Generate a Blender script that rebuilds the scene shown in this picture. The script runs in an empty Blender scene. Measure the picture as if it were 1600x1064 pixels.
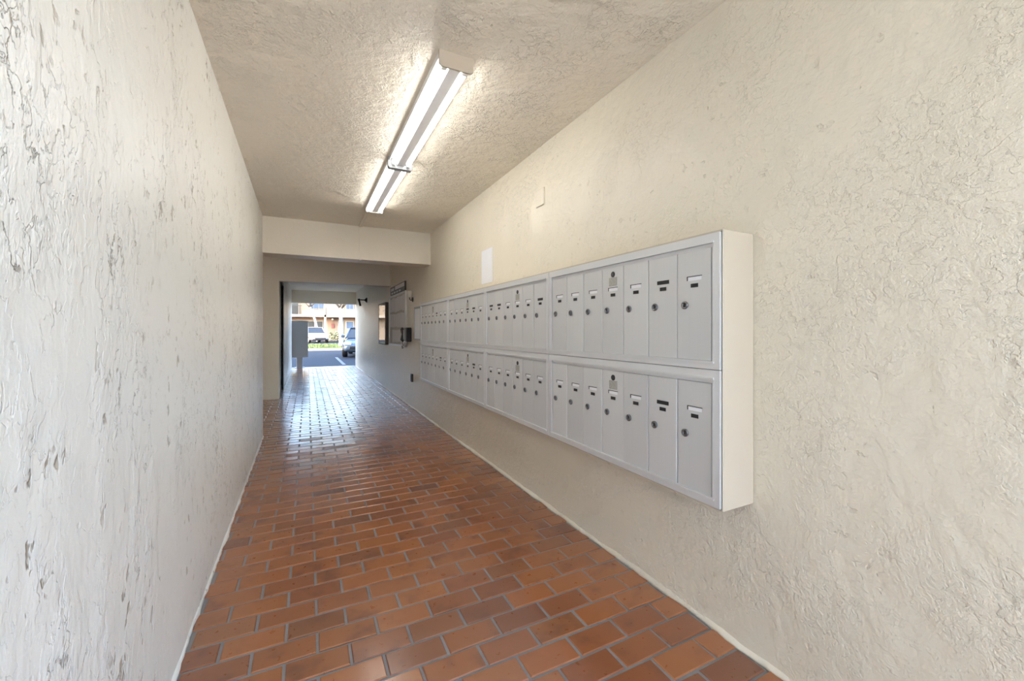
import bpy, bmesh, math, random
from mathutils import Vector, Matrix
random.seed(7)
S = bpy.context.scene
C = S.collection
PI = math.pi

# ------------------------------------------------------------------ camera
F_PX, HOR = 640.0, 517.0
YAW = math.atan2(320, 640)
CAM_Z = 1.173
cd = bpy.data.cameras.new('camera')
cam = bpy.data.objects.new('camera', cd); C.objects.link(cam)
cam.location = (0, 0, CAM_Z)
cam.rotation_euler = (PI/2, 0, -YAW)
cd.sensor_fit = 'HORIZONTAL'; cd.sensor_width = 36.0
cd.lens = 36.0*F_PX/1600
cd.shift_y = -(532-HOR)/1600
cd.clip_start = 0.02; cd.clip_end = 400
S.camera = cam
# ------------------------------------------------------------------ sky, sun, exposure
SKY_STRENGTH, SUN_STRENGTH, TUBE_STRENGTH = 2.5, 3.2, 18.0
SUN_EL, SUN_AZ = math.radians(22), math.radians(62)     # azimuth: light travels +Y, swung towards +X
w = bpy.data.worlds.new('sky'); S.world = w; w.use_nodes = True
wn = w.node_tree.nodes; wl = w.node_tree.links; wn.clear()
wo = wn.new('ShaderNodeOutputWorld'); bg = wn.new('ShaderNodeBackground'); sk = wn.new('ShaderNodeTexSky')
sk.sky_type = 'NISHITA'; sk.sun_disc = False; sk.sun_elevation = SUN_EL
sk.sun_rotation = PI + SUN_AZ; sk.air_density = 0.8; sk.dust_density = 3.0
bg.inputs[1].default_value = SKY_STRENGTH
wl.new(sk.outputs[0], bg.inputs[0]); wl.new(bg.outputs[0], wo.inputs[0])
sd = bpy.data.lights.new('sun', 'SUN'); sd.energy = SUN_STRENGTH; sd.angle = math.radians(0.6); sd.color = (1, .95, .87)
so = bpy.data.objects.new('sun', sd); C.objects.link(so)
sdir = Vector((math.sin(SUN_AZ)*math.cos(SUN_EL), math.cos(SUN_AZ)*math.cos(SUN_EL), -math.sin(SUN_EL)))
so.rotation_euler = sdir.to_track_quat('-Z', 'Y').to_euler(); so.location = (-6, -10, 12)
vs = S.view_settings
vs.view_transform = 'Standard'; vs.look = 'None'; vs.exposure = 0.2; vs.gamma = 1.0; vs.use_curve_mapping = False

# ------------------------------------------------------------------ dimensions (metres; +Y down the corridor)
H = 2.44
XR = 1.436
def XL(y): return -0.385 - 0.0102*y          # the left wall is a touch out of parallel
Y_LEND, Y_BEAM0, Y_BEAM1 = 5.30, 5.25, 5.52
Y_CROSS0, Y_CROSS1 = 8.10, 8.28
Y_END0, Y_END1 = 14.32, 14.50
XLF = -0.432
Z_OPEN = 2.035

# ------------------------------------------------------------------ node helpers
def new_mat(name):
    m = bpy.data.materials.new(name); m.use_nodes = True
    nt = m.node_tree; nt.nodes.clear()
    out = nt.nodes.new('ShaderNodeOutputMaterial'); p = nt.nodes.new('ShaderNodeBsdfPrincipled')
    nt.links.new(p.outputs[0], out.inputs[0])
    return m, nt, p
def N(nt, t, **kw):
    n = nt.nodes.new(t)
    for k, v in kw.items(): setattr(n, k, v)
    return n
def setin(n, k, v, nt):
    if isinstance(v, bpy.types.NodeSocket): nt.links.new(v, n.inputs[k])
    elif v is not None: n.inputs[k].default_value = v
def math_(nt, op, a, b=None, c=None, clamp=False):
    n = N(nt, 'ShaderNodeMath', operation=op, use_clamp=clamp)
    setin(n, 0, a, nt)
    if b is not None: setin(n, 1, b, nt)
    if c is not None: setin(n, 2, c, nt)
    return n.outputs[0]
def noise(nt, vec, scale, detail=2.0, rough=0.5, dist=0.0):
    n = N(nt, 'ShaderNodeTexNoise')
    nt.links.new(vec, n.inputs['Vector'])
    n.inputs['Scale'].default_value = scale; n.inputs['Detail'].default_value = detail
    n.inputs['Roughness'].default_value = rough; n.inputs['Distortion'].default_value = dist
    return n.outputs[0]
def smooth(nt, v, lo, hi, a=0.0, b=1.0):
    n = N(nt, 'ShaderNodeMapRange', interpolation_type='SMOOTHSTEP')
    setin(n, 0, v, nt)
    for i, q in zip((1, 2, 3, 4), (lo, hi, a, b)): n.inputs[i].default_value = q
    return n.outputs[0]
def mixc(nt, f, a, b):
    n = N(nt, 'ShaderNodeMix', data_type='RGBA')
    setin(n, 0, f, nt)
    for i, q in ((6, a), (7, b)):
        if isinstance(q, bpy.types.NodeSocket): nt.links.new(q, n.inputs[i])
        else: n.inputs[i].default_value = (*q, 1)
    return n.outputs[2]
def coords(nt, scale=(1, 1, 1), src='Object'):
    t = N(nt, 'ShaderNodeTexCoord'); mp = N(nt, 'ShaderNodeMapping')
    mp.inputs['Scale'].default_value = scale
    nt.links.new(t.outputs[src], mp.inputs[0])
    return mp.outputs[0]
def bump(nt, h, dist, strength=1.0, normal=None):
    b = N(nt, 'ShaderNodeBump'); b.inputs['Strength'].default_value = strength; b.inputs['Distance'].default_value = dist
    nt.links.new(h, b.inputs['Height'])
    if normal: nt.links.new(normal, b.inputs['Normal'])
    return b.outputs[0]

def plain(name, col, rough=0.5, metal=0.0, spec=0.5, var=0.06, vscale=6.0, bmp=0.0, bscale=60.0, emit=None, estr=0.0):
    m, nt, p = new_mat(name)
    v = coords(nt)
    n = noise(nt, v, vscale, 4, .6)
    dark = tuple(c*(1-var) for c in col); lite = tuple(min(1, c*(1+var)) for c in col)
    nt.links.new(mixc(nt, n, dark, lite), p.inputs['Base Color'])
    p.inputs['Roughness'].default_value = rough; p.inputs['Metallic'].default_value = metal
    p.inputs['Specular IOR Level'].default_value = spec
    if bmp: nt.links.new(bump(nt, noise(nt, v, bscale, 3, .6), bmp), p.inputs['Normal'])
    if emit: p.inputs['Emission Color'].default_value = (*emit, 1); p.inputs['Emission Strength'].default_value = estr
    return m

def stucco(name, col, crease_col, rough=0.42, creases=1.0, fine=1.0, stretch=(1, 1, 1), crease_dark=0.55, spec=0.5, islands=1.0, flecks=.6, relief=.0055, freq=1.0, cover=.60):
    """skip-trowel plaster under gloss paint: smooth plates, ragged edges, crease shade darkened into the colour"""
    m, nt, p = new_mat(name)
    v = coords(nt, stretch)
    warp = N(nt, 'ShaderNodeTexNoise'); nt.links.new(v, warp.inputs['Vector'])
    warp.inputs['Scale'].default_value = 7; warp.inputs['Detail'].default_value = 3
    add = N(nt, 'ShaderNodeVectorMath', operation='MULTIPLY_ADD')
    nt.links.new(warp.outputs['Color'], add.inputs[0]); add.inputs[1].default_value = (.05, .05, .05); nt.links.new(v, add.inputs[2])
    vw = add.outputs[0]
    big = noise(nt, v, 2.6, 3, .55)                      # where the trowel left marks
    zone = smooth(nt, big, .42, .60)
    n1 = noise(nt, vw, 19.0*freq, 5, .60)
    plate = smooth(nt, n1, .48, .515)                    # raised plates with a sharp edge
    n2 = noise(nt, vw, 44.0*freq, 3, .55)
    plate2 = smooth(nt, n2, .50, .54)
    d1 = math_(nt, 'ABSOLUTE', math_(nt, 'SUBTRACT', n1, .49))
    line1 = smooth(nt, d1, .0, .018, 1, 0)
    d2 = math_(nt, 'ABSOLUTE', math_(nt, 'SUBTRACT', n2, .515))
    line2 = smooth(nt, d2, .0, .018, 1, 0)
    brk = smooth(nt, noise(nt, v, 11.0, 4, .6), cover, cover+.12)  # creases come and go
    brk2 = smooth(nt, noise(nt, v, 7.0, 3, .55), cover-.02, cover+.12)
    crease = math_(nt, 'MAXIMUM', math_(nt, 'MULTIPLY', line1, brk), math_(nt, 'MULTIPLY', math_(nt, 'MULTIPLY', line2, brk2), .6))
    crease = math_(nt, 'MULTIPLY', crease, math_(nt, 'MULTIPLY_ADD', zone, .8, .2))
    crease = math_(nt, 'MULTIPLY', crease, smooth(nt, noise(nt, v, 34.0, 2, .5), .42, .58))
    fl_ = N(nt, 'ShaderNodeMapping'); fl_.inputs['Scale'].default_value = (1.0, .75, .75); nt.links.new(vw, fl_.inputs[0])
    fleck = smooth(nt, noise(nt, fl_.outputs[0], 33.0, 3, .6), .60, .68)     # small dabs torn by the trowel
    fleck = math_(nt, 'MULTIPLY', fleck, smooth(nt, noise(nt, v, 4.2, 3, .6), .47, .62))
    crease = math_(nt, 'MAXIMUM', math_(nt, 'MULTIPLY', crease, .8), math_(nt, 'MULTIPLY', fleck, flecks))
    gr = noise(nt, v, 70, 3, .65)
    h = math_(nt, 'MULTIPLY', math_(nt, 'MULTIPLY', plate, math_(nt, 'MULTIPLY_ADD', zone, .9, .1)), .40*islands)
    h = math_(nt, 'MULTIPLY_ADD', math_(nt, 'MULTIPLY', plate2, math_(nt, 'MULTIPLY', zone, brk2)), .32*islands, h)
    h = math_(nt, 'MULTIPLY_ADD', crease, -.8*creases, h)
    h = math_(nt, 'MULTIPLY_ADD', math_(nt, 'MULTIPLY', gr, math_(nt, 'MULTIPLY_ADD', zone, .8, .2)), .50*fine, h)
    h = math_(nt, 'MULTIPLY_ADD', noise(nt, v, 3.0, 2, .5), 2.2, h)
    h = math_(nt, 'MULTIPLY_ADD', noise(nt, vw, 20.0, 3, .55), .55*fine, h)
    nt.links.new(bump(nt, h, relief, 1.0), p.inputs['Normal'])
    tone = noise(nt, v, 1.1, 3, .55)
    base = mixc(nt, tone, tuple(c*.96 for c in col), tuple(min(1, c*1.03) for c in col))
    nt.links.new(mixc(nt, math_(nt, 'MULTIPLY', crease, crease_dark), base, crease_col), p.inputs['Base Color'])  # creases and flecks darkened in colour to deepen the relief shading
    p.inputs['Specular IOR Level'].default_value = spec
    nt.links.new(smooth(nt, gr, .3, .7, rough-.06, rough+.10), p.inputs['Roughness'])
    return m

def brick_mat(name, mode):
    m, nt, p = new_mat(name)
    v = coords(nt, src='Object') if mode == 'island' else None
    g = N(nt, 'ShaderNodeNewGeometry')
    if mode == 'island': r = g.outputs['Random Per Island']
    else: r = N(nt, 'ShaderNodeObjectInfo').outputs['Random']
    pos = g.outputs['Position']
    off = N(nt, 'ShaderNodeVectorMath', operation='MULTIPLY_ADD')
    comb = N(nt, 'ShaderNodeCombineXYZ'); nt.links.new(r, comb.inputs[2])
    nt.links.new(comb.outputs[0], off.inputs[0]); off.inputs[1].default_value = (0, 0, 90); nt.links.new(pos, off.inputs[2])
    vv = off.outputs[0]
    ramp = N(nt, 'ShaderNodeValToRGB'); nt.links.new(r, ramp.inputs[0])
    el = ramp.color_ramp.elements
    cols = [(0, (0.240, 0.074, 0.025)), (.22, (0.288, 0.098, 0.032)), (.45, (0.336, 0.115, 0.033)), (.66, (0.320, 0.103, 0.030)), (.82, (0.224, 0.073, 0.028)), (.93, (0.176, 0.061, 0.027)), (1.0, (0.352, 0.128, 0.039))]
    el[0].position, el[0].color = cols[0][0], (*cols[0][1], 1)
    el[1].position, el[1].color = cols[-1][0], (*cols[-1][1], 1)
    for q, c in cols[1:-1]:
        e = el.new(q); e.color = (*c, 1)
    flash = smooth(nt, noise(nt, vv, 7.0, 3, .55), .50, .74)      # darker fire-flashed ends
    c1 = mixc(nt, math_(nt, 'MULTIPLY', flash, .75), ramp.outputs[0], (.14, .045, .022))
    nt.links.new(c1, p.inputs['Base Color'])
    nt.links.new(smooth(nt, noise(nt, pos, 30, 4, .6), .3, .7, .27, .38), p.inputs['Roughness'])
    p.inputs['Specular IOR Level'].default_value = .5; p.inputs['Coat Weight'].default_value = 1.0; p.inputs['Coat Roughness'].default_value = .18
    h = math_(nt, 'MULTIPLY_ADD', noise(nt, pos, 220, 2, .5), .10, noise(nt, vv, 9, 1, .4))
    nb_ = bump(nt, h, .0010); nt.links.new(nb_, p.inputs['Normal']); nt.links.new(nb_, p.inputs['Coat Normal'])
    return m

M = {}
M['stucco'] = stucco('stucco_cream', (.78, .715, .585), (.38, .29, .19), rough=.36, crease_dark=.30, creases=.6, islands=.62, fine=1.55)
M['stucco_l'] = stucco('stucco_daylit', (.88, .865, .805), (.36, .30, .22), rough=.36, creases=1.15, stretch=(1, 1, .68), crease_dark=.95, flecks=.8, freq=.70, cover=.49)  # plaster whitened in the colour for the cool daylight on the left
M['ceil'] = stucco('ceiling_knockdown', (.90, .83, .695), (.60, .54, .45), rough=.42, creases=.6, fine=2.2, crease_dark=.12, islands=1.6, flecks=.9, relief=.009)
M['beam'] = stucco('stucco_beam', (.78, .72, .60), (.5, .44, .35), creases=.1, fine=.8, crease_dark=.1, islands=.25)
M['brick'] = brick_mat('terracotta_paver', 'object')
M['brick_i'] = brick_mat('terracotta_paver_field', 'island')
M['grout'] = plain('grey_grout', (.23, .22, .215), .7, var=.2, vscale=30, bmp=.002, bscale=160)
def brushed(name, col):
    m, nt, p = new_mat(name)
    g = noise(nt, coords(nt, (1, 1, .02)), 160, 2, .5); r = N(nt, 'ShaderNodeObjectInfo').outputs['Random']
    t = math_(nt, 'MULTIPLY_ADD', r, .6, math_(nt, 'MULTIPLY', g, .5))
    nt.links.new(mixc(nt, t, tuple(c*.90 for c in col), tuple(c*1.06 for c in col)), p.inputs['Base Color'])
    p.inputs['Metallic'].default_value = .30
    nt.links.new(smooth(nt, g, .3, .7, .36, .50), p.inputs['Roughness'])
    return m
M['alu'] = brushed('brushed_aluminium', (.655, .66, .66))
M['alu_frame'] = plain('aluminium_trim', (.70, .705, .71), .36, .30, var=.03)
M['cream_paint'] = plain('cream_enamel', (.55, .485, .385), .45, var=.03, bmp=.0006, bscale=30)
M['black'] = plain('matt_black', (.012, .012, .014), .4, var=.1)
M['dark'] = plain('dark_bronze', (.05, .045, .042), .35, .2, var=.1)
M['lock'] = plain('worn_steel', (.20, .20, .21), .35, .9, var=.2, vscale=200)
M['white_p'] = plain('white_enamel', (.86, .86, .85), .35, var=.02)
M['paper'] = plain('white_paper', (.84, .84, .86), .7, var=.02)
M['tube'] = plain('lit_tube', (.9, .9, .9), .4, emit=(1, .985, .95), estr=TUBE_STRENGTH)
M['grey_p'] = plain('grey_powder_coat', (.33, .335, .35), .45, .1, var=.04)
M['court'] = plain('bounce_paving', (.74, .69, .62), .8, var=.10, vscale=2)
def glassm(name, col, rough=.05):
    m, nt, p = new_mat(name); p.inputs['Base Color'].default_value = (*col, 1)
    n = noise(nt, coords(nt), 3, 2); nt.links.new(smooth(nt, n, .3, .7, rough, rough+.03), p.inputs['Roughness'])
    p.inputs['Metallic'].default_value = 0; p.inputs['Specular IOR Level'].default_value = .8
    return m
def clear_pane(name):
    m = bpy.data.materials.new(name); m.use_nodes = True; nt = m.node_tree; nt.nodes.clear()
    out = N(nt, 'ShaderNodeOutputMaterial'); mix = N(nt, 'ShaderNodeMixShader'); t = N(nt, 'ShaderNodeBsdfTransparent'); g = N(nt, 'ShaderNodeBsdfGlossy')
    fr = N(nt, 'ShaderNodeFresnel'); fr.inputs[0].default_value = 1.5
    n = noise(nt, coords(nt), 4, 2); nt.links.new(smooth(nt, n, .3, .7, .02, .06), g.inputs['Roughness'])
    nt.links.new(fr.outputs[0], mix.inputs[0]); nt.links.new(t.outputs[0], mix.inputs[1]); nt.links.new(g.outputs[0], mix.inputs[2]); nt.links.new(mix.outputs[0], out.inputs[0])
    return m
M['pane'] = clear_pane('clear_glass_pane')
M['carglass'] = glassm('car_glass', (.02, .025, .03))
M['bluewin'] = glassm('window_glass', (.05, .08, .14), .12)
M['darkwin'] = glassm('window_glass_dark', (.03, .03, .028), .15)

# ------------------------------------------------------------------ mesh helpers
class MB:
    def __init__(s): s.v = []; s.f = []; s.sm = []
    def add(s, vs, fs, smooth=False):
        o = len(s.v); s.v += [tuple(q) for q in vs]
        for f in fs: s.f.append(tuple(o+i for i in f)); s.sm.append(smooth)
        return s
    def box(s, x0, x1, y0, y1, z0, z1):
        vs = [(x, y, z) for z in (z0, z1) for y in (y0, y1) for x in (x0, x1)]
        return s.add(vs, [(0, 2, 3, 1), (4, 5, 7, 6), (0, 1, 5, 4), (2, 6, 7, 3), (0, 4, 6, 2), (1, 3, 7, 5)])
    def bbox(s, x0, x1, y0, y1, z0, z1, b):
        """box with chamfered edges: three stacked inset rings on each axis, via bmesh"""
        bm = bmesh.new(); bmesh.ops.create_cube(bm, size=1)
        for q in bm.verts: q.co = Vector((x0+(q.co.x+.5)*(x1-x0), y0+(q.co.y+.5)*(y1-y0), z0+(q.co.z+.5)*(z1-z0)))
        bmesh.ops.bevel(bm, geom=bm.edges[:], offset=b, segments=1, affect='EDGES')
        return s.frombm(bm)
    def frombm(s, bm, smooth=False, mat=None):
        if mat: bmesh.ops.transform(bm, matrix=mat, verts=bm.verts)
        bm.verts.index_update()
        s.add([tuple(q.co) for q in bm.verts], [[q.index for q in f.verts] for f in bm.faces], smooth); bm.free(); return s
    def prism(s, pts, axis, a0, a1):
        """closed 2-D outline extruded along an axis; outline is in the other two axes in order"""
        def mk(p, a):
            return {'x': (a, p[0], p[1]), 'y': (p[0], a, p[1]), 'z': (p[0], p[1], a)}[axis]
        n = len(pts); vs = [mk(p, a0) for p in pts] + [mk(p, a1) for p in pts]
        fs = [tuple(range(n)), tuple(range(2*n-1, n-1, -1))] + [(i, n+i, n+(i+1) % n, (i+1) % n) for i in range(n)]
        return s.add(vs, fs)
    def tube(s, pts, radii, seg=8, cap=True, smooth=True):
        if not isinstance(radii, (list, tuple)): radii = [radii]*len(pts)
        pts = [Vector(p) for p in pts]; o = len(s.v); up = None
        for i, p in enumerate(pts):
            t = (pts[min(i+1, len(pts)-1)] - pts[max(i-1, 0)]).normalized()
            if up is None: up = Vector((0, 0, 1)) if abs(t.z) < .9 else Vector((1, 0, 0))
            a = t.cross(up).normalized(); b = a.cross(t).normalized(); up = b
            for k in range(seg):
                th = 2*PI*k/seg; s.v.append(tuple(p+(a*math.cos(th)+b*math.sin(th))*radii[i]))
        for i in range(len(pts)-1):
            for k in range(seg):
                s.f.append((o+i*seg+k, o+i*seg+(k+1) % seg, o+(i+1)*seg+(k+1) % seg, o+(i+1)*seg+k)); s.sm.append(smooth)
        if cap:
            s.f.append(tuple(o+k for k in range(seg))[::-1]); s.sm.append(False)
            e = o+(len(pts)-1)*seg; s.f.append(tuple(e+k for k in range(seg))); s.sm.append(False)
        return s
    def lathe(s, prof, seg=16, mat=None, smooth=True):
        """profile (r, z) turned about z, then moved by mat"""
        mat = mat or Matrix(); o = len(s.v)
        for r, z in prof:
            for k in range(seg):
                th = 2*PI*k/seg; s.v.append(tuple(mat @ Vector((r*math.cos(th), r*math.sin(th), z))))
        n = len(prof)
        for i in range(n-1):
            for k in range(seg):
                s.f.append((o+i*seg+k, o+i*seg+(k+1) % seg, o+(i+1)*seg+(k+1) % seg, o+(i+1)*seg+k)); s.sm.append(smooth)
        s.f.append(tuple(o+k for k in range(seg))[::-1]); s.sm.append(False)
        s.f.append(tuple(o+(n-1)*seg+k for k in range(seg))); s.sm.append(False)
        return s
    def mesh(s, name, mat):
        me = bpy.data.meshes.new(name); me.from_pydata(s.v, [], s.f); me.update()
        me.polygons.foreach_set('use_smooth', s.sm)
        bm = bmesh.new(); bm.from_mesh(me); bmesh.ops.recalc_face_normals(bm, faces=bm.faces); bm.to_mesh(me); bm.free()
        if mat: me.materials.append(M[mat])
        return me
    def build(s, name, mat, parent=None):
        return link(name, s.mesh(name, mat), parent)
def link(name, me, parent=None, loc=None):
    o = bpy.data.objects.new(name, me); C.objects.link(o)
    if parent: o.parent = parent
    if loc: o.location = loc
    return o
def tag(o, label, cat, group=None):
    o['label'] = label; o['category'] = cat
    if group: o['group'] = group
    return o
def thing(name, label, cat, loc=(0, 0, 0), rz=0, group=None):
    o = bpy.data.objects.new(name, None); C.objects.link(o); o.location = loc; o.rotation_euler = (0, 0, rz); o.empty_display_size = .1
    return tag(o, label, cat, group)
def struct(name, mb, mat, label=None):
    o = mb.build(name, mat); o['kind'] = 'structure'
    if label: o['label'] = label
    return o

# ------------------------------------------------------------------ the shell
YB = -1.6                                             # ceiling stops behind the camera; unseen opening added to let daylight in
b = MB()
ya, yb = -6.0, Y_LEND  # left wall extended out of view to block daylight from behind left
b.add([(XL(ya), ya, -.05), (XL(yb), yb, -.05), (XL(yb)-.2, yb, -.05), (XL(ya)-.2, ya, -.05),
       (XL(ya), ya, H), (XL(yb), yb, H), (XL(yb)-.2, yb, H), (XL(ya)-.2, ya, H)],
      [(0, 1, 2, 3), (4, 7, 6, 5), (0, 4, 5, 1), (1, 5, 6, 2), (2, 6, 7, 3), (3, 7, 4, 0)])
struct('wall_left', b, 'stucco_l', 'glossy skip-trowel plaster wall facing the mailboxes, whitened in colour for daylight')
struct('wall_right', MB().box(XR, XR+.2, -.35, Y_END1, -.05, H), 'stucco', 'cream skip-trowel plaster wall that carries the mailboxes')  # stops short out of view so daylight reaches the left wall
struct('ceiling', MB().box(-4.3, XR+.2, YB, Y_END1, H, H+.2), 'ceil', 'cream knockdown plaster ceiling with tube light')
# cross wall with its opening, left flank and header
b = MB().box(-4.2, XLF, Y_CROSS0, Y_CROSS1, -.05, H).box(XLF, XR, Y_CROSS0, Y_CROSS1, Z_OPEN, H)
struct('wall_cross', b, 'beam', 'cream wall across the corridor with a tall square opening')
struct('trim_1', MB().box(XL(Y_BEAM0), XR, Y_BEAM0, Y_BEAM1, Z_OPEN, H), 'beam', 'cream boxed beam crossing under the ceiling')
# far left wall with a dark doorway
D0, D1, DZ = 8.42, 9.34, 2.06
b = MB().box(XLF-.2, XLF, Y_CROSS1, D0, -.05, H).box(XLF-.2, XLF, D1, Y_END1, -.05, H).box(XLF-.2, XLF, D0, D1, DZ, H)
struct('wall_left_far', b, 'stucco_l', 'plaster wall beyond the cross wall, whitened in colour for daylight')
d = struct('door_1', MB().box(XLF-.16, XLF-.12, D0, D1, 0.005, DZ), 'black', 'black door set back in the far left wall')
MB().lathe([(.0, 0), (.025, .0), (.025, .012), (.011, .02), (.011, .045), (.026, .055), (.026, .075), (.0, .085)], 12,
           Matrix.Translation((XLF-.12, D1-.08, 1.0)) @ Matrix.Rotation(PI/2, 4, 'Y')).build('door_knob', 'lock', d)
MB().box(XLF-.12, XLF+.012, D0-.05, D0, 0, DZ+.05).box(XLF-.12, XLF+.012, D1, D1+.05, 0, DZ+.05).box(XLF-.12, XLF+.012, D0, D1, DZ, DZ+.05).build('door_frame', 'dark', d)
struct('wall_end', MB().box(XLF, XR, Y_END0, Y_END1, Z_OPEN+.01, H), 'beam', 'cream header over the corridor mouth')
struct('wall_side_near', MB().box(-4.2, XL(Y_LEND)-.2, Y_LEND-.2, Y_LEND, -.05, H), 'beam', 'cream side passage wall behind the left wall')
struct('wall_side_end', MB().box(-4.3, -4.2, Y_LEND-.2, Y_CROSS1, -.05, H), 'beam', 'cream end wall of the side passage')
# the storey above and the street front either side of the corridor mouth
struct('wall_upper', MB().box(-30, 14, YB, Y_END1, H+.2, 8.5).box(-30, XL(-6)-.2, -6.0, YB, H, 8.5), 'beam', 'upper storey block over the corridor, with an added rear mass blocking sun')  # rear box is unseen, added to keep sun off the ground behind
struct('wall_front_left', MB().box(-30, XLF-.2, Y_END0, Y_END1, -.12, H+.2), 'beam', 'cream street front beside the corridor mouth')
struct('wall_front_right', MB().box(XR+.2, 14, Y_END0, Y_END1, -.12, H+.2), 'beam', 'cream street front beside the mail corridor mouth')
struct('ground_bounce', MB().box(-60, 60, -60, YB, -.4, -.02), 'court', 'unseen pale ground added behind the corridor to bounce daylight in')  # unseen reflector ground, made pale to throw daylight up at the ceiling
# rough plaster bead along the foot of each wall
def bead(name, xf, y0, y1, side, mat, n=150, amp=1.0):
    rnd = random.Random(5 if side > 0 else 9); m = MB(); vs = []; fs = []
    a = b_ = 0
    for i in range(n+1):
        y = y0+(y1-y0)*i/n; a = .6*a+rnd.uniform(-.006, .006); b_ = .6*b_+rnd.uniform(-.006, .006)
        w_, h_ = max(.004, .014+a)*amp, max(.008, .026+b_)*amp; x = xf(y)
        for dx, z in ((.004, -.004), (-w_, -.004), (-w_*.9, h_*.35), (-w_*.45, h_*.8), (.004, h_*1.25)): vs.append((x+side*dx, y, z))
    for i in range(n):
        for k in range(4):
            q = i*5+k; fs.append((q, q+1, q+6, q+5))
    m.add(vs, fs, True)
    return struct(name, m, mat)
bead('baseboard_right', lambda y: XR, -.35, Y_END0, 1, 'stucco', 320, .75)['label'] = 'lumpy plaster bead at the foot of the mailbox wall'
bead('baseboard_left', lambda y: XL(y), YB, Y_LEND, -1, 'stucco_l', 200, .6)['label'] = 'thin plaster bead at the foot of the left wall'

# ------------------------------------------------------------------ brick floor
Y_FLOOR = 14.90
fl = struct('floor', MB().box(-4.2, XR, YB, Y_FLOOR, -.10, -.0045), 'grout', 'terracotta brick paver floor in running bond with grey joints')
PX, PY, JT = .2135, .1115, .0095                      # brick pitch across and along the corridor, joint
def brick_mesh(wd, ln):
    m = MB(); e = .0035; hx, hy = wd/2, ln/2
    vs = [(sx*hx, sy*hy, -.02) for sx, sy in ((-1, -1), (1, -1), (1, 1), (-1, 1))]
    vs += [(sx*hx, sy*hy, -e) for sx, sy in ((-1, -1), (1, -1), (1, 1), (-1, 1))]
    vs += [(sx*(hx-e), sy*(hy-e), 0) for sx, sy in ((-1, -1), (1, -1), (1, 1), (-1, 1))]
    fs = [(8, 9, 10, 11)]
    for i in range(4):
        j = (i+1) % 4; fs += [(i, j, 4+j, 4+i), (4+i, 4+j, 8+j, 8+i)]
    return m.add(vs, fs)
cells = []
Y_ORIG, X_ORIG = 1.318, 1.209
def uv(x, y, z=0.0):
    d_ = x*math.sin(YAW)+y*math.cos(YAW)
    if d_ < .05: return None
    return 800+F_PX*(x*math.cos(YAW)-y*math.sin(YAW))/d_, HOR-F_PX*(z-CAM_Z)/d_, d_
r0 = int(math.floor((YB-Y_ORIG)/PY))+1; r1 = int((Y_FLOOR-Y_ORIG)/PY)
for r in range(r0, r1):
    y0 = Y_ORIG+r*PY; yc = y0+PY/2
    spans = []
    if yc < Y_LEND: spans = [(XL(yc), XR)]
    elif yc < Y_CROSS0: spans = [(-3.0, XR)]
    elif yc < Y_END1: spans = [(XLF, XR)]
    else: spans = [(-1.4, XR)]
    off = X_ORIG + (0 if r % 2 == 0 else PX/2)
    for xa, xb in spans:
        k = math.floor((xa-off)/PX)
        while off+k*PX < xb:
            p0 = max(off+k*PX+JT/2, xa+.002); p1 = min(off+(k+1)*PX-JT/2, xb-.002)
            if p1-p0 > .012: cells.append(((p0+p1)/2, yc, p1-p0))
            k += 1
def area(c):
    best = 0
    q = uv(c[0], c[1])
    if q is None: return 0
    u, v, d_ = q
    if u < -10 or u > 1620 or v > 1100: 
        return 0
    if c[0] < -.47 and c[1] < 6.0: return 0
    return c[2]/(d_**3)
cells.sort(key=area, reverse=True)
full = brick_mesh(PX-JT, PY-JT).mesh('brick', 'brick'); cut = {}
rb = random.Random(3); field = MB()
for i, (x, y, wd) in enumerate(cells):
    if i < 300:
        if abs(wd-(PX-JT)) < 1e-4: me = full
        else:
            key = round(wd, 3)
            if key not in cut: cut[key] = brick_mesh(key, PY-JT).mesh('cut_brick', 'brick')
            me = cut[key]
        o = link('brick', me, fl, (x, y, rb.uniform(-.0012, .0008)))
        o.rotation_euler = (rb.gauss(0, .009), rb.gauss(0, .007), rb.gauss(0, .006))
    else:
        t = brick_mesh(wd, PY-JT); mt = Matrix.Translation((x, y, rb.uniform(-.0012, .0008))) @ Matrix.Rotation(rb.gauss(0, .008), 4, 'X') @ Matrix.Rotation(rb.gauss(0, .006), 4, 'Y')
        field.add([mt @ Vector(q) for q in t.v], t.f)
fo = field.build('brick_field', 'brick_i', fl); fo['kind'] = 'stuff'

# ------------------------------------------------------------------ mailboxes on the right wall
XM = 1.265                                            # front plane
ZB, ZM, ZT = .5596, 1.0373, 1.515
banks = [(.935, 2.045, 7), (2.045, 3.005, 6), (3.005, 3.965, 6), (3.965, 5.085, 7)]
mc = thing('mailbox_case', 'cream painted wooden case boxing in the rows of aluminium mailboxes', 'case', (XR, .935, ZB))
def part_at(mb, name, mat, root):                      # geometry in world coordinates, parented to an Empty that is moved
    o = mb.build(name, mat, root); o.matrix_parent_inverse = Matrix.LocRotScale(root.location, root.rotation_euler, None).inverted(); return o
t_ = .007
part_at(MB().bbox(XM+.006, XR-.001, .935-t_, .935, ZB-t_, ZT+t_, .003), 'side_panel', 'cream_paint', mc)
part_at(MB().box(XM+.006, XR-.001, 5.085, 5.085+t_, ZB-t_, ZM), 'side_panel', 'cream_paint', mc)
part_at(MB().box(XM+.006, XR-.001, .935, 5.085+t_, ZT, ZT+t_), 'top_panel', 'cream_paint', mc)
part_at(MB().box(XM+.006, XR-.001, .935, 5.085, ZB-t_, ZB), 'bottom_panel', 'cream_paint', mc)
part_at(MB().box(XR-.008, XR-.001, .935, 5.085, ZB, ZT), 'back_panel', 'cream_paint', mc)
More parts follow.
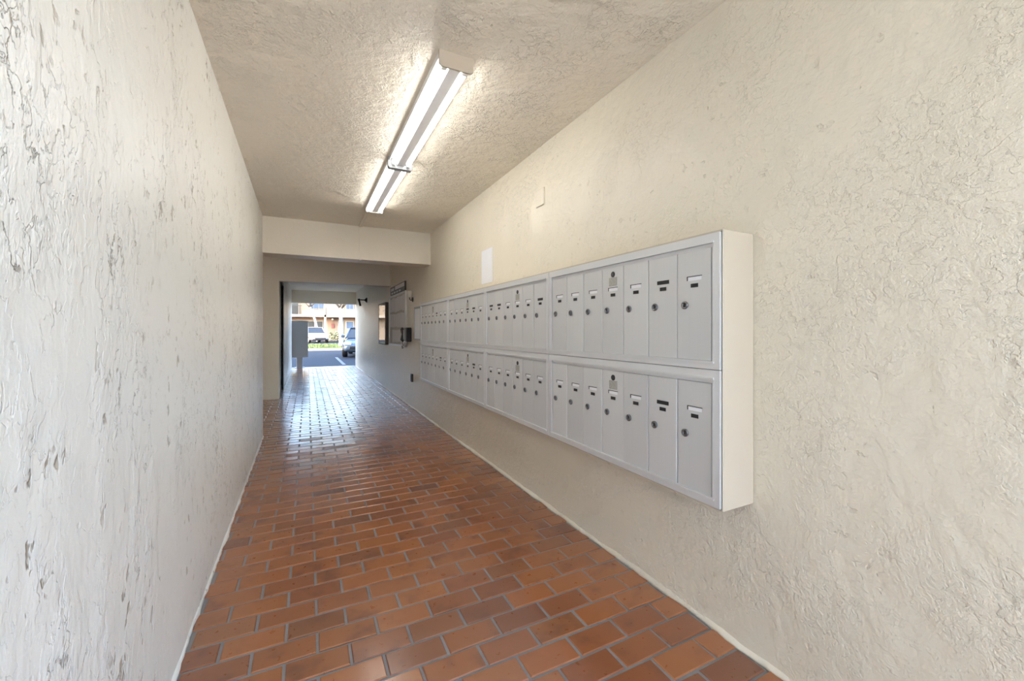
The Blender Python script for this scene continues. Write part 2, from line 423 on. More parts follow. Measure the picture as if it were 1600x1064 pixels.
def disc_x(x, y, z, r, th, seg=12):                    # a disc that faces -X
    return MB().lathe([(r, 0), (r, th*.6), (r*.85, th)], seg, Matrix.Translation((x, y, z)) @ Matrix.Rotation(-PI/2, 4, 'Y'))
rowname = {0: 'lower', 1: 'upper'}
where = ['nearest the cream side panel of the case', 'second from the cream side panel', 'third from the cream side panel', 'farthest from the cream side panel']
rl = random.Random(12)
lock_me = {}
door_me = {}
for bi, (ya, yb, n) in enumerate(banks):
    for row in (0, 1):
        z0, z1 = ((ZB, ZM), (ZM, ZT))[row]
        root = thing('mailbox_bank', '%s row aluminium bank of %s mailbox doors, %s' % (rowname[row], {6: 'six', 7: 'seven'}[n], where[bi]), 'mailboxes', (XM, ya, z0), 0, 'banks of aluminium mailboxes on the cream wall')
        fr = .028; ff = .020
        L = yb-ya; Hh = z1-z0
        g = MB()                                       # frame, local: x into the wall, y along it, z up; mitred flat trim with a raised lip
        def rail(m, p, x0, x1): m.prism(p, 'x', x0, x1)
        for (a0, a1, a2, a3) in (((0, 0), (L, 0), (L-fr, fr), (fr, fr)), ((L, 0), (L, Hh), (L-fr, Hh-fr*1.15), (L-fr, fr)), ((L, Hh), (0, Hh), (fr, Hh-fr*1.15), (L-fr, Hh-fr*1.15)), ((0, Hh), (0, 0), (fr, fr), (fr, Hh-fr*1.15))):
            g2 = [(a0[0], a0[1]), (a1[0], a1[1]), (a2[0], a2[1]), (a3[0], a3[1])]
            cx = sum(q[0] for q in g2)/4; cz = sum(q[1] for q in g2)/4
            g2 = [(min(max(q[0], .0013), L-.0013), min(max(q[1], .0013), Hh-.0013)) for q in g2]
            rail(g, g2, -.002, .03)
        for a0, a1, c0, c1 in ((fr-.004, L-fr+.004, fr-.005, fr+.002), (fr-.004, L-fr+.004, Hh-fr*1.15-.002, Hh-fr*1.15+.005)):
            g.box(-.006, .004, a0, a1, c0, c1)
        for a0, a1 in ((fr-.005, fr+.002), (L-fr-.002, L-fr+.005)):
            g.box(-.0025, .002, a0, a1 if a0 < .1 else a1, fr, Hh-fr*1.15)
        g.build('frame', 'alu_frame', root)
        MB().box(.030, .160, .004, L-.004, .004, Hh-.004).build('box_body', 'dark', root)
        MB().box(.006, .010, fr+.004, L-fr-.004, Hh-fr*1.15-.016, Hh-fr*1.15-.002).build('top_rail', 'alu_frame', root)
        ya0, yb0 = fr+.0080, L-fr-.0045
        pw = (yb0-ya0)/n; zd0, zd1 = fr+.002, Hh-fr*1.15-.017
        for k in range(n):
            # doors are counted from the near end of the bank (small y)
            y0, y1 = ya0+k*pw+.0015, ya0+(k+1)*pw-.0015
            key = (n, 'd')
            if key not in door_me:
                door_me[key] = MB().bbox(0, .016, 0, y1-y0, 0, zd1-zd0, .0012).mesh('door', 'alu')
            dxo = rl.choice((.0015, .0015, .0005, .003, .001))
            dr = link('door', door_me[key], root, (dxo, y0, zd0)); dr.rotation_euler = (0, 0, rl.uniform(-.006, .006))
            wd = y1-y0; master = (k == n-4)
            hl = zd0
            # lock on the far side of the door
            if 'lock' not in lock_me:
                lock_me['lock'] = MB().lathe([(.0150, 0), (.0150, .004), (.0120, .006), (.0085, .006), (.0085, .0045), (.0, .0045)], 14, Matrix.Rotation(-PI/2, 4, 'Y')).mesh('lock', 'lock')
                m2 = MB().box(-.0052, -.004, -.0015, .0015, -.006, .006); lock_me['key'] = m2.mesh('keyhole', 'black')
                lock_me['slot'] = MB().box(-.0006, .002, -.030, .030, -.0075, .0075).mesh('name_card', 'paper')
                lock_me['slotd'] = MB().box(-.0006, .002, -.030, .030, -.0075, .0075).mesh('name_strip', 'black')
                sf = MB().box(-.0016, .001, -.032, .032, .0072, .0092).box(-.0016, .001, -.032, .032, -.0092, -.0072).box(-.0016, .001, .0300, .0325, -.0092, .0092).box(-.0016, .001, -.0325, -.0300, -.0092, .0092)
                lock_me['slotf'] = sf.mesh('name_frame', 'alu_frame')
                lock_me['slotfd'] = MB().box(-.0018, .001, -.032, .032, .0062, .0090).box(-.0018, .001, .0285, .0325, -.0070, .0090).mesh('name_frame', 'dark')
                lock_me['num'] = MB().box(-.0012, .001, -.0155, .0155, -.0070, .0070).mesh('number_plate', 'black')
                lock_me['numw'] = MB().box(-.0012, .001, -.0155, .0155, -.0070, .0070).mesh('number_plate', 'paper')
                lock_me['mlock'] = MB().lathe([(.0135, -.004), (.0135, .0015), (.0115, .002), (.0, .002)], 14, Matrix.Rotation(-PI/2, 4, 'Y')).mesh('master_lock', 'black')
                lock_me['plate'] = MB().box(-.001, .001, -.028, .028, -.024, .024).mesh('notice_plate', 'plate')if False else None
            lk = link('lock', lock_me['lock'], dr, (0, wd*.76, .232-hl))
            if bi < 2: link('keyhole', lock_me['key'], dr, (-.0004, wd*.76, .232-hl))
            q = rl.random(); zs = .328-hl
            if q < .30:
                link('name_strip', lock_me['slotd'], dr, (-.0003, wd*.47, zs))
            else:
                link('name_card', lock_me['slot'], dr, (-.0001, wd*.47, zs))
                link('name_frame', lock_me['slotfd'], dr, (0, wd*.47, zs))
            link('number_plate', lock_me['num'], dr, (-.0003, wd*.47, zs-.026))
            if master:
                link('master_lock', lock_me['mlock'], dr, (0, wd*.47, .397-hl))
                nplate = MB().box(-.0011, .001, -.027, .027, -.020, .020)
                if 'nplate' not in lock_me:
                    M['nplate'] = plain('engraved_notice', (.42, .41, .37), .5, .3, var=.45, vscale=160)
                    lock_me['nplate'] = nplate.mesh('notice_plate', 'nplate')
                link('notice_plate', lock_me['nplate'], dr, (-.0002, wd*.47, .363-hl))
# narrow outgoing panel beyond the last upper bank
op = thing('mail_panel', 'narrow blank aluminium panel with frame at the end of the upper mailboxes', 'mail slot', (XM+.01, 5.10, ZM))
part_at(MB().box(XM+.02, XR, 5.10, 5.44, ZM+.01, ZT-.03), 'panel_box', 'cream_paint', op)
part_at(MB().box(XM+.008, XM+.024, 5.115, 5.425, ZM+.035, ZT-.055), 'panel', 'alu_frame', op)
f_ = MB().box(XM+.002, XM+.02, 5.10, 5.44, ZM+.01, ZM+.035).box(XM+.002, XM+.02, 5.10, 5.44, ZT-.055, ZT-.03).box(XM+.002, XM+.02, 5.10, 5.118, ZM+.03, ZT-.05).box(XM+.002, XM+.02, 5.422, 5.44, ZM+.03, ZT-.05)
part_at(f_, 'panel_frame', 'grey_p', op)

# ------------------------------------------------------------------ tube lights on the ceiling
LX = .612
def tube_light(y0, y1, label, first):
    r = thing('tube_light', label, 'ceiling light', (LX, y0, H), 0, 'twin tube lights end to end on the ceiling')
    L = y1-y0
    MB().prism([(-.080, 0), (.080, 0), (.080, -.030), (.077, -.030), (.074, -.016), (.026, -.022), (-.026, -.022), (-.074, -.016), (-.077, -.030), (-.080, -.030)], 'y', 0, L).build('housing', 'white_p', r)
    MB().prism([(-.030, -.020), (.030, -.020), (.027, -.060), (-.027, -.060)], 'y', .012, L-.012).build('ridge_cover', 'white_p', r)
    for sx in (-1, 1):
        MB().tube([(sx*.050, .030, -.050), (sx*.050, L-.030, -.050)], .0160, 12).build('fluorescent_tube', 'tube', r)
        for yy in (.012, L-.030):
            MB().bbox(sx*.050-.012, sx*.050+.012, yy, yy+.018, -.068, -.022, .003).build('lamp_holder', 'white_p', r)
    return r
YL0, YLM, YL1 = 1.80, 3.075, 4.35
a = tube_light(YL0, YLM-.026, 'twin white tube light with the beige end plate', True)
b_ = tube_light(YLM+.012, YL1, 'twin white tube light whose end meets the painted conduit', False)
MB().prism([(-.082, .0), (.082, .0), (.082, -.062), (.070, -.072), (-.070, -.072), (-.082, -.062)], 'y', -.010, .0).build('end_plate', 'cream_paint', a)['label'] = 'beige painted end plate'
MB().prism([(-.082, .0), (.082, .0), (.082, -.056), (.074, -.066), (-.074, -.066), (-.082, -.056)], 'y', YL1-YLM-.012, YL1-YLM-.002).build('end_plate', 'white_p', b_)
MB().prism([(-.088, .0), (.088, .0), (.088, -.066), (.080, -.080), (-.080, -.080), (-.088, -.066)], 'y', -.036, .012).build('joint_plate', 'grey_p', b_)
c_ = MB().box(.560, .588, YL1+.002, Y_BEAM0, H-.016, H).box(.560, .588, Y_BEAM0-.016, Y_BEAM0, Z_OPEN-.014, H).box(.560, .588, Y_BEAM0-.016, Y_BEAM0+.10, Z_OPEN-.014, Z_OPEN)
tag(c_.build('cable_conduit', 'beam'), 'cream painted cable conduit running from the tube light down the beam', 'conduit')

# ------------------------------------------------------------------ things on the right wall
pn = thing('paper_notice', 'white paper notice in a thin clear sleeve above the mailboxes', 'notice', (XR, 3.365, 1.75))
part_at(MB().box(XR-.004, XR-.001, 3.243, 3.490, 1.600, 1.900), 'sleeve', 'paper', pn)
part_at(MB().box(XR-.0055, XR-.0042, 3.262, 3.472, 1.625, 1.880), 'sheet', 'paper', pn)
tag(MB().bbox(XR-.010, XR, 2.375, 2.485, 2.030, 2.145, .003).build('cover_plate', 'stucco'), 'square blank cover plate painted over high on the cream wall', 'wall plate')
# big notice board with papers
nb = thing('notice_board', 'large framed notice board covered in pinned white papers', 'notice board', (XR, 7.36, .93))
Y0, Y1, Z0, Z1 = 6.66, 8.05, .93, 1.80
M['cork'] = plain('board_backing', (.58, .57, .55), .7, var=.2, vscale=40)
part_at(MB().box(XR-.022, XR, Y0, Y1, Z0, Z1), 'backing', 'cork', nb)
for args in ((Y0-.02, Y0+.012, Z0-.02, Z1+.02), (Y1-.012, Y1+.02, Z0-.02, Z1+.02)):
    part_at(MB().box(XR-.036, XR, *args), 'frame_stile', 'alu', nb)
for args in ((Y0, Y1, Z1-.012, Z1+.02), (Y0, Y1, Z0-.02, Z0+.012)):
    part_at(MB().box(XR-.036, XR, *args), 'frame_rail', 'alu_frame', nb)
rp = random.Random(4)
for (zr0, zr1, n_) in ((1.50, 1.775, 6), (1.22, 1.485, 6), (.965, 1.20, 5)):
    yy = Y0+.03; wd_ = (Y1-Y0-.06)/6
    for k in range(n_):
        j = rp.uniform(-.012, .012); tk = rp.uniform(.0015, .004)
        part_at(MB().box(XR-.022-tk, XR-.0222, yy+.006+max(j, 0), yy+wd_-.006+min(j, 0), zr0+rp.uniform(0, .03), zr1-rp.uniform(0, .02)), 'paper_sheet', 'paper', nb); yy += wd_
# dark header sign above it
sg = thing('header_sign', 'black framed sign with a white inset strip above the notice board', 'sign', (XR, 7.36, 1.83))
part_at(MB().bbox(XR-.026, XR, 6.70, 7.98, 1.835, 1.985, .004), 'sign_body', 'dark', sg)
part_at(MB().box(XR-.029, XR-.0262, 6.73, 7.50, 1.905, 1.968), 'inset_strip', 'paper', sg)
for k in range(4):
    part_at(MB().box(XR-.029, XR-.0262, 7.02+k*.23, 7.16+k*.23, 1.848, 1.878), 'lettering_block', 'alu', sg)
part_at(MB().box(XR-.029, XR-.0262, 7.60, 7.90, 1.905, 1.955), 'inset_strip', 'alu', sg)
# second, deeper glazed case further on
gc = thing('glazed_case', 'glazed notice case with dark brown sides beyond the cross wall', 'notice board', (XR, 8.75, .90))
M['brown'] = plain('dark_brown_wood', (.075, .062, .055), .5, var=.2, vscale=20)
y0, y1, z0, z1 = 8.32, 9.15, .90, 1.74
part_at(MB().box(XR-.065, XR-.002, y0, y0+.02, z0, z1), 'case_side', 'brown', gc)
part_at(MB().box(XR-.065, XR-.002, y1-.02, y1, z0, z1), 'case_side', 'brown', gc)
part_at(MB().box(XR-.065, XR-.002, y0+.02, y1-.02, z1-.02, z1), 'case_top', 'brown', gc)
part_at(MB().box(XR-.065, XR-.002, y0+.02, y1-.02, z0, z0+.02), 'case_bottom', 'brown', gc)
part_at(MB().box(XR-.045, XR-.002, y0+.02, y1-.02, z0+.02, z1-.02), 'white_backing', 'paper', gc)
part_at(MB().box(XR-.061, XR-.057, y0+.02, y1-.02, z0+.02, z1-.02), 'glass_pane', 'pane', gc)
# black box telephone
M['navy'] = plain('black_plastic', (.018, .019, .026), .32, var=.15)
ph = thing('wall_telephone', 'black box telephone on the wall beside the notice board', 'telephone', (XR, 6.38, 1.0))
part_at(MB().bbox(XR-.085, XR, 6.31, 6.47, 1.005, 1.225, .012), 'housing', 'navy', ph)
part_at(MB().prism([(6.325, 1.02), (6.455, 1.02), (6.455, 1.20), (6.325, 1.20)], 'x', XR-.093, XR-.085), 'face_plate', 'lock', ph)
hs = MB().tube([(XR-.105, 6.44, 1.02), (XR-.125, 6.44, 1.035), (XR-.118, 6.44, 1.12), (XR-.125, 6.44, 1.195), (XR-.105, 6.44, 1.215)], [.024, .024, .014, .024, .024], 10)
part_at(hs, 'handset', 'navy', ph)
cord = [(XR-.10+.012*math.cos(k*1.3), 6.47+.03*math.sin(k/24*PI)+.012*math.sin(k*1.3), 1.02-.12*math.sin(k/24*PI)) for k in range(25)]
part_at(MB().tube(cord, .004, 6), 'cord', 'navy', ph)
# loose flyer hanging below the board corner
fy = MB(); vs = []; fs = []
for i in range(7):
    t = i/6
    for j, zz in enumerate((.94, 1.08)):
        vs.append((XR-.03-.05*math.sin(t*1.2), 6.55+.18*t, zz-.05*t+.02*math.sin(t*3)))
for i in range(6): fs.append((2*i, 2*i+1, 2*i+3, 2*i+2))
fy.add(vs, fs, True); fo2 = fy.build('flyer', 'paper'); md = fo2.modifiers.new('thick', 'SOLIDIFY'); md.thickness = .001
tag(fo2, 'curling white flyer hanging between telephone and notice board', 'flyer')
# sconce
M['frost'] = plain('frosted_shade', (.70, .66, .58), .35, var=.05)
SY, SX = 6.24, .050
sc = thing('wall_sconce', 'small unlit wall sconce with frosted shade above the telephone', 'wall lamp', (XR, SY, 1.62))
part_at(MB().lathe([(.038, 0), (.038, .008), (.026, .016), (.0, .018)], 14, Matrix.Translation((XR, SY, 1.65)) @ Matrix.Rotation(-PI/2, 4, 'Y')), 'wall_rose', 'dark', sc)
part_at(MB().tube([(XR-.012, SY, 1.65), (XR-.03, SY, 1.635), (XR-SX, SY, 1.655), (XR-SX, SY, 1.685)], .007, 8), 'arm', 'dark', sc)
part_at(MB().lathe([(.014, 0), (.026, .02), (.033, .05), (.040, .10), (.036, .10), (.028, .05), (.0, .01)], 14, Matrix.Translation((XR-SX, SY, 1.680))), 'shade', 'frost', sc)
# outlet
ot = thing('outlet_box', 'dark outlet box low on the wall under the telephone', 'outlet', (XR, 6.25, .46))
part_at(MB().bbox(XR-.030, XR, 6.21, 6.28, .40, .52, .004), 'box', 'dark', ot)
part_at(MB().box(XR-.033, XR-.030, 6.225, 6.265, .42, .50), 'flap', 'black', ot)
# black bracket lamp beyond the cross wall
bl = thing('bracket_lamp', 'black bracket lamp hanging from an arm on the far right wall', 'wall lamp', (XR, 11.6, 1.95))
part_at(MB().lathe([(.075, 0), (.060, .02), (.022, .055), (.016, .07)], 14, Matrix.Translation((XR, 11.60, 2.00)) @ Matrix.Rotation(-PI/2, 4, 'Y')), 'wall_cone', 'black', bl)
part_at(MB().tube([(XR-.06, 11.6, 2.0), (XR-.19, 11.6, 2.005)], .014, 8), 'arm', 'black', bl)
part_at(MB().tube([(XR-.21, 11.6, 2.03), (XR-.185, 11.6, 1.93), (XR-.165, 11.6, 1.84)], [.03, .024, .026], 10), 'lamp_head', 'black', bl)
M['dome'] = plain('fill_dome_glow', (.9, .9, .88), .4, emit=(1, .97, .92), estr=42.0)  # added lamp out of view, brightens the cross wall and side passage
dl = thing('fill_dome_light', 'added round dome light, out of view, filling the side passage with light', 'ceiling light', (-1.9, 6.7, H))
MB().lathe([(.17, 0), (.17, -.02), (.16, -.03)], 24).build('base_ring', 'white_p', dl)
MB().lathe([(.155, -.025), (.15, -.05), (.11, -.085), (.05, -.10), (.0, -.102)], 24).build('dome', 'dome', dl)
# small white fixture over the dark door
wf = thing('door_light', 'small white bulkhead light above the black door', 'wall lamp', (XLF, 8.75, 2.12))
part_at(MB().lathe([(.06, 0), (.06, .015), (.05, .02)], 14, Matrix.Translation((XLF, 8.88, 2.20)) @ Matrix.Rotation(PI/2, 4, 'Y')), 'base', 'alu', wf)
part_at(MB().lathe([(.05, 0), (.048, .03), (.03, .055), (.0, .062)], 14, Matrix.Translation((XLF+.02, 8.88, 2.20)) @ Matrix.Rotation(PI/2, 4, 'Y')), 'globe', 'white_p', wf)

# ------------------------------------------------------------------ pedestal mailbox at the mouth
pm = thing('pedestal_mailbox', 'grey metal pedestal mailbox standing at the corridor mouth', 'mailbox', (-.215, 14.70, 0))
MB().bbox(-.243, .243, -.19, .19, .34, 1.47, .008).build('cabinet', 'grey_p', pm)
MB().prism([(-.255, 1.47), (.255, 1.47), (.255, 1.482), (.0, 1.500), (-.255, 1.482)], 'y', -.20, .20).build('cap', 'grey_p', pm)
MB().bbox(-.085, .085, -.085, .085, .012, .34, .006).build('pedestal', 'grey_p', pm)
MB().box(-.14, .14, -.14, .14, 0, .012).build('base_plate', 'grey_p', pm)
for zz in (.62, .90, 1.18):
    MB().box(-.20, .20, .19, .198, zz-.13, zz+.13).build('door', 'alu', pm)

# ------------------------------------------------------------------ outside
ZG = -.10
M['asphalt'] = plain('asphalt', (.0075, .0125, .024), .8, spec=.2, var=.25, vscale=1.2, bmp=.004, bscale=90)  # blue of the skylit shade is put into this colour
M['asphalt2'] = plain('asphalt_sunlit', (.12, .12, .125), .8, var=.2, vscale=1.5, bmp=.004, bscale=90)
M['conc'] = plain('pale_concrete', (.22, .20, .175), .8, var=.12, vscale=2)
M['soil'] = plain('lawn_soil', (.075, .095, .035), .9, var=.35, vscale=2.5)
M['grass'] = plain('grass_blade', (.06, .095, .025), .6, var=.35, vscale=1.5)
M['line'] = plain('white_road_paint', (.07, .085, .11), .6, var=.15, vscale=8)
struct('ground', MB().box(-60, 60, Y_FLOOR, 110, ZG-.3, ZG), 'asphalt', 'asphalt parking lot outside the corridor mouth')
struct('trim_2', MB().box(-60, 60, 29.0, 32.0, ZG, ZG+.03), 'conc', 'pale concrete gutter along the lawn')
for i, x in enumerate((-1.45, 1.25, 3.95)):
    tag(MB().box(x-.06, x+.06, 16.6, 21.4, ZG, ZG+.004).build('parking_line', 'line'), ['painted parking line on the open side of the empty bay', 'painted parking line beside the blue car', 'painted parking line on the hidden side of the blue car'][i], 'line', 'parking lines in front of the building')
lawn = MB(); rg = random.Random(2)
lawn.box(-40, 40, 32.0, 40.5, ZG, ZG+.08)
lo = lawn.build('lawn', 'soil'); tag(lo, 'green lawn strip between the two parking lots', 'lawn')
gb = MB()
for i in range(9000):
    x = rg.uniform(-4, 7); y = rg.uniform(32.1, 40.3); h = rg.uniform(.05, .13); a = rg.uniform(0, PI); dx, dy = .03*math.cos(a), .03*math.sin(a)
    gb.add([(x-dx, y-dy, ZG+.07), (x+dx, y+dy, ZG+.07), (x+rg.uniform(-.05, .05), y+rg.uniform(-.05, .05), ZG+.08+h)], [(0, 1, 2)])
go = gb.build('grass_blades', 'grass', lo); go['kind'] = 'stuff'

# --- cars
def car(name, label, loc, rz, L, W, Ht, mats, suv=True, front_first=True):
    """local: length along y, nose at -y; origin on the ground in the middle"""
    r = thing(name, label, 'car', loc, rz)
    hl, hw = L/2, W/2
    if suv: st = [(-hl, .42, .62, .78), (-hl+.12, .30, .86, .90), (-hl+.9, .24, 1.00, .98), (-hl+1.35, .24, 1.06, 1), (.2, .24, 1.08, 1), (hl-.9, .24, 1.10, 1), (hl-.14, .32, 1.08, .95), (hl, .44, .96, .84)]
    else: st = [(-hl, .34, .55, .76), (-hl+.10, .24, .70, .88), (-hl+.8, .20, .84, .97), (-hl+1.4, .20, .93, 1), (.2, .20, .95, 1), (hl-.9, .20, .98, .99), (hl-.14, .28, .94, .93), (hl, .40, .84, .80)]
    m = MB(); vs = []; fs = []
    for (y, zb, zt, kw) in st:
        w_ = hw*kw; zm = zb+(zt-zb)*.55
        for x, z in ((-w_*.90, zb), (-w_, zb+.10), (-w_, zm), (-w_*.94, zt-.04), (-w_*.80, zt), (w_*.80, zt), (w_*.94, zt-.04), (w_, zm), (w_, zb+.10), (w_*.90, zb)):
            vs.append((x, y, z))
    n = 10
    for i in range(len(st)-1):
        for k in range(n): fs.append((i*n+k, i*n+(k+1) % n, (i+1)*n+(k+1) % n, (i+1)*n+k))
    fs.append(tuple(range(n))[::-1]); fs.append(tuple((len(st)-1)*n+k for k in range(n)))
    m.add(vs, fs, True); bo = m.build('body', mats, r); sb = bo.modifiers.new('s', 'SUBSURF'); sb.levels = sb.render_levels = 2
    zb = 1.04 if suv else .92
    g0, g1, g2, g3 = (-hl+1.30, -hl+1.95, hl-.55, hl-.12) if suv else (-hl+1.25, -hl+2.0, hl-1.35, hl-.55)
    gw, tw = hw*.90, hw*.72
    MB().add([(-gw, g0, zb), (gw, g0, zb), (gw, g3, zb), (-gw, g3, zb), (-tw, g1, Ht-.04), (tw, g1, Ht-.04), (tw, g2, Ht-.04), (-tw, g2, Ht-.04)],
             [(0, 1, 2, 3), (4, 7, 6, 5), (0, 4, 5, 1), (1, 5, 6, 2), (2, 6, 7, 3), (3, 7, 4, 0)]).build('windows', 'carglass', r)
    rf = MB().bbox(-tw-.02, tw+.02, g1-.08, g2+.08, Ht-.07, Ht, .025)
    for (xa, ya_, za, xb, yb_, zb_) in ((-gw, g0, zb, -tw, g1, Ht-.05), (gw, g0, zb, tw, g1, Ht-.05), (-gw, g3, zb, -tw, g2, Ht-.05), (gw, g3, zb, tw, g2, Ht-.05), (-gw, .1, zb, -tw, .1, Ht-.05), (gw, .1, zb, tw, .1, Ht-.05)):
        rf.tube([(xa, ya_, za), (xb, yb_, zb_)], .045, 6)
    rf.build('roof', mats, r)
    for sx in (-1, 1):
        for yy in (-hl+.85, hl-.80):
            wh = MB().lathe([(.20, -.11), (.31, -.11), (.33, -.08), (.33, .08), (.31, .11), (.20, .11)], 18, Matrix.Translation((sx*(hw-.10), yy, .33)) @ Matrix.Rotation(PI/2, 4, 'Y')).build('wheel', 'black', r)
            MB().lathe([(.20, -.105), (.19, .115), (.05, .12)], 12, Matrix.Translation((sx*(hw-.10), yy, .33)) @ Matrix.Rotation(sx*PI/2, 4, 'Y')).build('hubcap', 'alu', wh)
        MB().bbox(sx*hw*.70-.17, sx*hw*.70+.17, -hl+.02, -hl+.26, .60 if not suv else .72, .72 if not suv else .86, .03).build('headlight', 'paper', r)
        MB().bbox(sx*hw*.80-.11, sx*hw*.80+.11, hl-.16, hl+.005, .74, 1.02 if suv else .86, .03).build('tail_light', 'red', r)
        MB().bbox(sx*(hw+.08)-.09, sx*(hw+.08)+.09, g0+.25, g0+.36, zb+.02, zb+.16, .03).build('mirror', mats, r)
    MB().bbox(-.16, .16, hl-.03, hl+.015, .72, .82, .01).build('number_plate', 'paper', r)
    MB().bbox(-.55, .55, -hl-.005, -hl+.10, .40, .54, .02).build('grille', 'black', r)
    MB().bbox(-hw*.9, hw*.9, hl-.12, hl+.02, .34, .48, .03).build('rear_bumper', 'grey_p', r)
    return r
M['red'] = plain('red_lens', (.35, .02, .02), .25)
M['carwhite'] = plain('white_car_paint', (.33, .33, .34), .25, var=.01)
M['carblue'] = plain('blue_car_paint', (.075, .11, .16), .22, .35, var=.02)
car('parked_suv', 'white parked car seen from behind on the far lot', (.70, 49.5, ZG), math.radians(14), 4.5, 1.95, 1.68, 'carwhite', True)
car('parked_sedan', 'pale blue car parked beside the painted line in the shade', (2.72, 22.9, ZG), math.radians(-10), 4.6, 1.84, 1.47, 'carblue', False)

# --- trees on the lawn
M['bark'] = plain('pale_bark', (.30, .28, .26), .8, var=.3, vscale=5, bmp=.02, bscale=12)
M['bark2'] = plain('dark_branch', (.07, .06, .05), .8, var=.3, vscale=5)
M['leaf'] = plain('leaf', (.07, .15, .04), .5, var=.4, vscale=2)
def tree(label, base, lean, h, r, seed, leaves):
    rt = random.Random(seed); t = thing('tree', label, 'tree', base)
    pts = [(lean[0]*s_*s_*h, lean[1]*s_*h, s_*h) for s_ in (0, .08, .3, .6, .85, 1)]
    MB().tube(pts, [r*1.7, r*1.15, r, r*.85, r*.8, r*.7], 10).build('trunk', 'bark', t)
    top = Vector(pts[-1]); br = MB(); lf = MB(); tips = []
    def grow(p, d_, ln, rr, lev):
        q = p+d_*ln; mid = p+d_*ln*.5+Vector((rt.uniform(-.1, .1), rt.uniform(-.1, .1), rt.uniform(0, .12)))*ln
        br.tube([p, mid, q], [rr, rr*.8, rr*.62], 6)
        if lev == 0: tips.append(q); return
        for _ in range(3 if lev > 1 else 2):
            nd = (d_+Vector((rt.uniform(-.8, .8), rt.uniform(-.8, .8), rt.uniform(-.1, .5)))).normalized()
            grow(q, nd, ln*rt.uniform(.6, .8), rr*.6, lev-1)
    for k in range(4):
        a_ = k*PI/2+rt.uniform(-.4, .4)
        grow(top-Vector((0, 0, .1)), Vector((math.cos(a_)*.8, math.sin(a_)*.8, .8)).normalized(), 1.1, r*.55, 3)
    br.build('branches', 'bark2', t)
    for q in tips:
        for _ in range(leaves):
            c = q+Vector((rt.gauss(0, .35), rt.gauss(0, .35), rt.gauss(0, .3))); a = Vector((rt.uniform(-1, 1), rt.uniform(-1, 1), rt.uniform(-1, 1)))*.16; b2 = Vector((rt.uniform(-1, 1), rt.uniform(-1, 1), rt.uniform(-1, 1)))*.10
            lf.add([c-a, c+b2, c+a, c-b2], [(0, 1, 2, 3)])
    o = lf.build('foliage', 'leaf', t); o['kind'] = 'stuff'
    return t
tree('tree with a stout pale trunk and dark forked branches on the lawn', (2.35, 34.2, ZG+.08), (-.01, .0), 3.0, .16, 5, 16)
tree('slender leaning pale tree behind the white car', (1.20, 54.5, ZG), (-.22, .0), 4.2, .16, 8, 22)

# --- low hedge and the house across the lot
M['hedge'] = plain('hedge_leaf', (.24, .25, .15), .6, var=.35, vscale=3)
rh = random.Random(21)
def hedge(label, x0, x1, y0, y1, h):
    t = thing('hedge', label, 'hedge', ((x0+x1)/2, (y0+y1)/2, ZG)); lf = MB()
    for i in range(2600):
        u_, v_, w_ = rh.random(), rh.random(), rh.random()**.6
        c = Vector((x0+(x1-x0)*u_, y0+(y1-y0)*v_, ZG+h*w_*(.9+.15*math.sin(u_*17)))); a = Vector((rh.uniform(-1, 1), rh.uniform(-1, 1), rh.uniform(-1, 1)))*.10; b2 = Vector((rh.uniform(-1, 1), rh.uniform(-1, 1), rh.uniform(-1, 1)))*.07
        lf.add([c-a, c+b2, c+a, c-b2], [(0, 1, 2, 3)])
    part_at(lf, 'leaves', 'hedge', t)['kind'] = 'stuff'
    part_at(MB().box(x0+.1, x1-.1, y0+.15, y1-.15, ZG, ZG+h*.8), 'woody_core', 'bark2', t)
hedge('pale sunlit hedge beside the white car', 2.4, 4.3, 56.6, 57.6, 1.15)
hedge('pale sunlit hedge behind the tree with the stout trunk', 4.9, 7.4, 56.6, 57.6, 1.0)

M['bcream'] = plain('house_cream', (.20, .165, .13), .8, var=.05)
M['bpink'] = plain('house_pink', (.18, .115, .085), .8, var=.06)
M['bwhite'] = plain('house_white', (.255, .235, .205), .8, var=.04)
M['rooft'] = plain('roof_tile', (.30, .17, .12), .8, var=.2)
BY = 60.0
hb = thing('apartment_house', 'two-storey cream apartment house across the parking lot', 'building', (2, BY, ZG))
def bp(mb, name, mat, par=None):
    o = mb.build(name, mat, par or hb)
    if par is None: o.matrix_parent_inverse = Matrix.Translation((-2, -BY, -ZG))
    return o
bp(MB().box(-26, 30, BY, BY+.4, ZG, 6.4), 'facade', 'bcream')
bp(MB().box(-26, 30, BY-.05, BY, 2.62, 2.98), 'facade_band', 'bpink')
bp(MB().box(-26, 30, BY-1.5, BY, 2.98, 3.28), 'balcony_slab', 'bwhite')
bp(MB().box(-26.5, 30.5, BY-1.9, BY+9, 6.3, 6.6), 'roof', 'rooft')
bp(MB().box(2.45, 3.65, BY-.04, BY, ZG, 2.62), 'pink_panel', 'bpink')
bp(MB().box(2.15, 4.35, BY-1.5, BY-1.4, 3.28, 4.25), 'parapet', 'bwhite')
bp(MB().box(4.45, 7.6, BY-1.5, BY-1.4, 3.28, 4.05), 'parapet', 'bwhite')
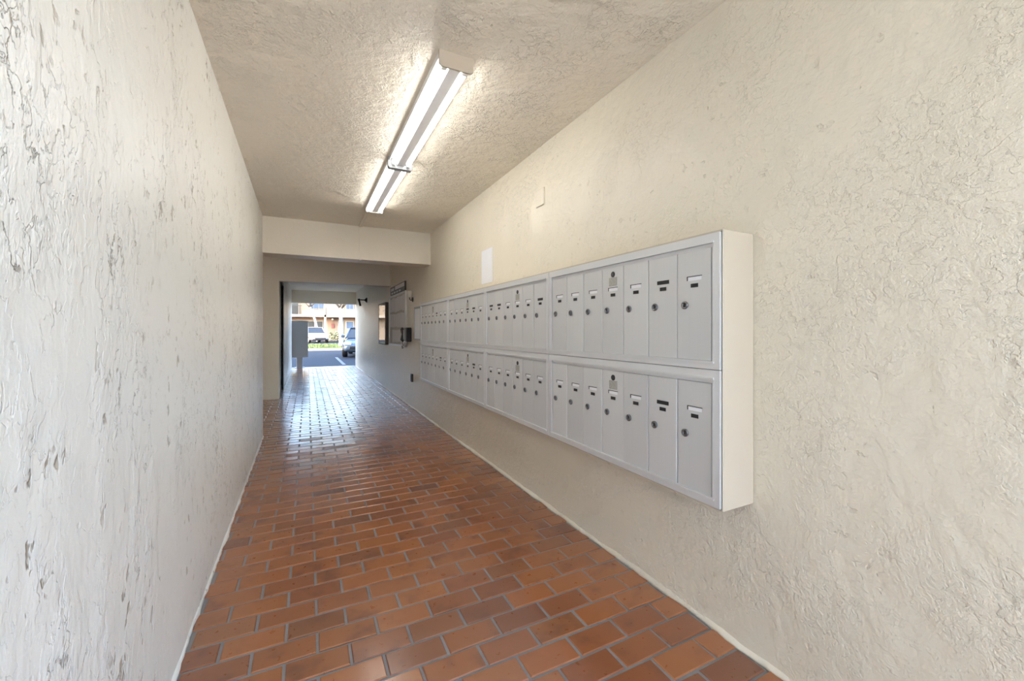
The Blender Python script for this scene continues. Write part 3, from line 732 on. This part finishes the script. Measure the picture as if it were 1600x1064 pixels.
bp(MB().box(-.55, 2.0, BY-1.5, BY-1.4, 3.28, 3.80), 'parapet', 'bwhite')
for x in (-3.2, 2.1, 7.7): bp(MB().box(x-.12, x+.12, BY-1.5, BY-1.26, ZG, 6.3), 'post', 'bwhite')
for k in range(12): bp(MB().box(-2.62+k*.17, -2.57+k*.17, BY-1.48, BY-1.43, 3.28, 4.35), 'railing_bar', 'black')
bp(MB().box(-2.7, -.6, BY-1.5, BY-1.42, 4.35, 4.42), 'railing_top', 'black')
def bwin(x0, x1, z0, z1, g, mull=1):
    f = MB().box(x0-.07, x1+.07, BY-.08, BY, z0-.07, z1+.07)
    o = bp(f, 'window_frame', 'bwhite')
    def sub(mb, nm, mt): mb.build(nm, mt, o)
    n = mull+1; wd = (x1-x0)/n
    for k in range(n):
        sub(MB().box(x0+k*wd+.03, x0+(k+1)*wd-.03, BY-.10, BY-.07, z0, z1), 'pane', g)
bwin(.10, .85, 1.45, 2.42, 'darkwin', 0); bwin(1.12, 1.85, 1.45, 2.42, 'darkwin', 0)
bwin(3.75, 4.35, .95, 2.42, 'bluewin', 0); bwin(4.75, 5.65, 1.50, 2.42, 'bluewin', 0)
bwin(.15, 1.95, 4.10, 5.2, 'bluewin', 2); bwin(4.75, 5.65, 4.15, 5.1, 'bluewin', 1); bwin(5.95, 6.9, 4.15, 5.1, 'darkwin', 0); bwin(-2.2, -1.0, 3.3, 5.2, 'darkwin', 0); bwin(2.4, 4.2, 4.35, 5.2, 'bwhite', 1)
M['maroon'] = plain('maroon_board', (.14, .045, .04), .6)
bp(MB().bbox(2.88, 3.25, BY-.12, BY-.04, 1.55, 2.15, .01), 'maroon_sign', 'maroon')
bp(MB().lathe([(.0, -.14), (.10, -.10), (.14, 0), (.10, .10), (.0, .14)], 12, Matrix.Translation((3.05, BY-.22, 2.72))), 'globe_lamp', 'white_p')
for i, (x, nm) in enumerate(((-9.0, 0), (12.0, 1))):
    bwin(x, x+1.6, 1.2, 2.4, 'darkwin', 1); bwin(x, x+1.6, 4.1, 5.2, 'bluewin', 1)
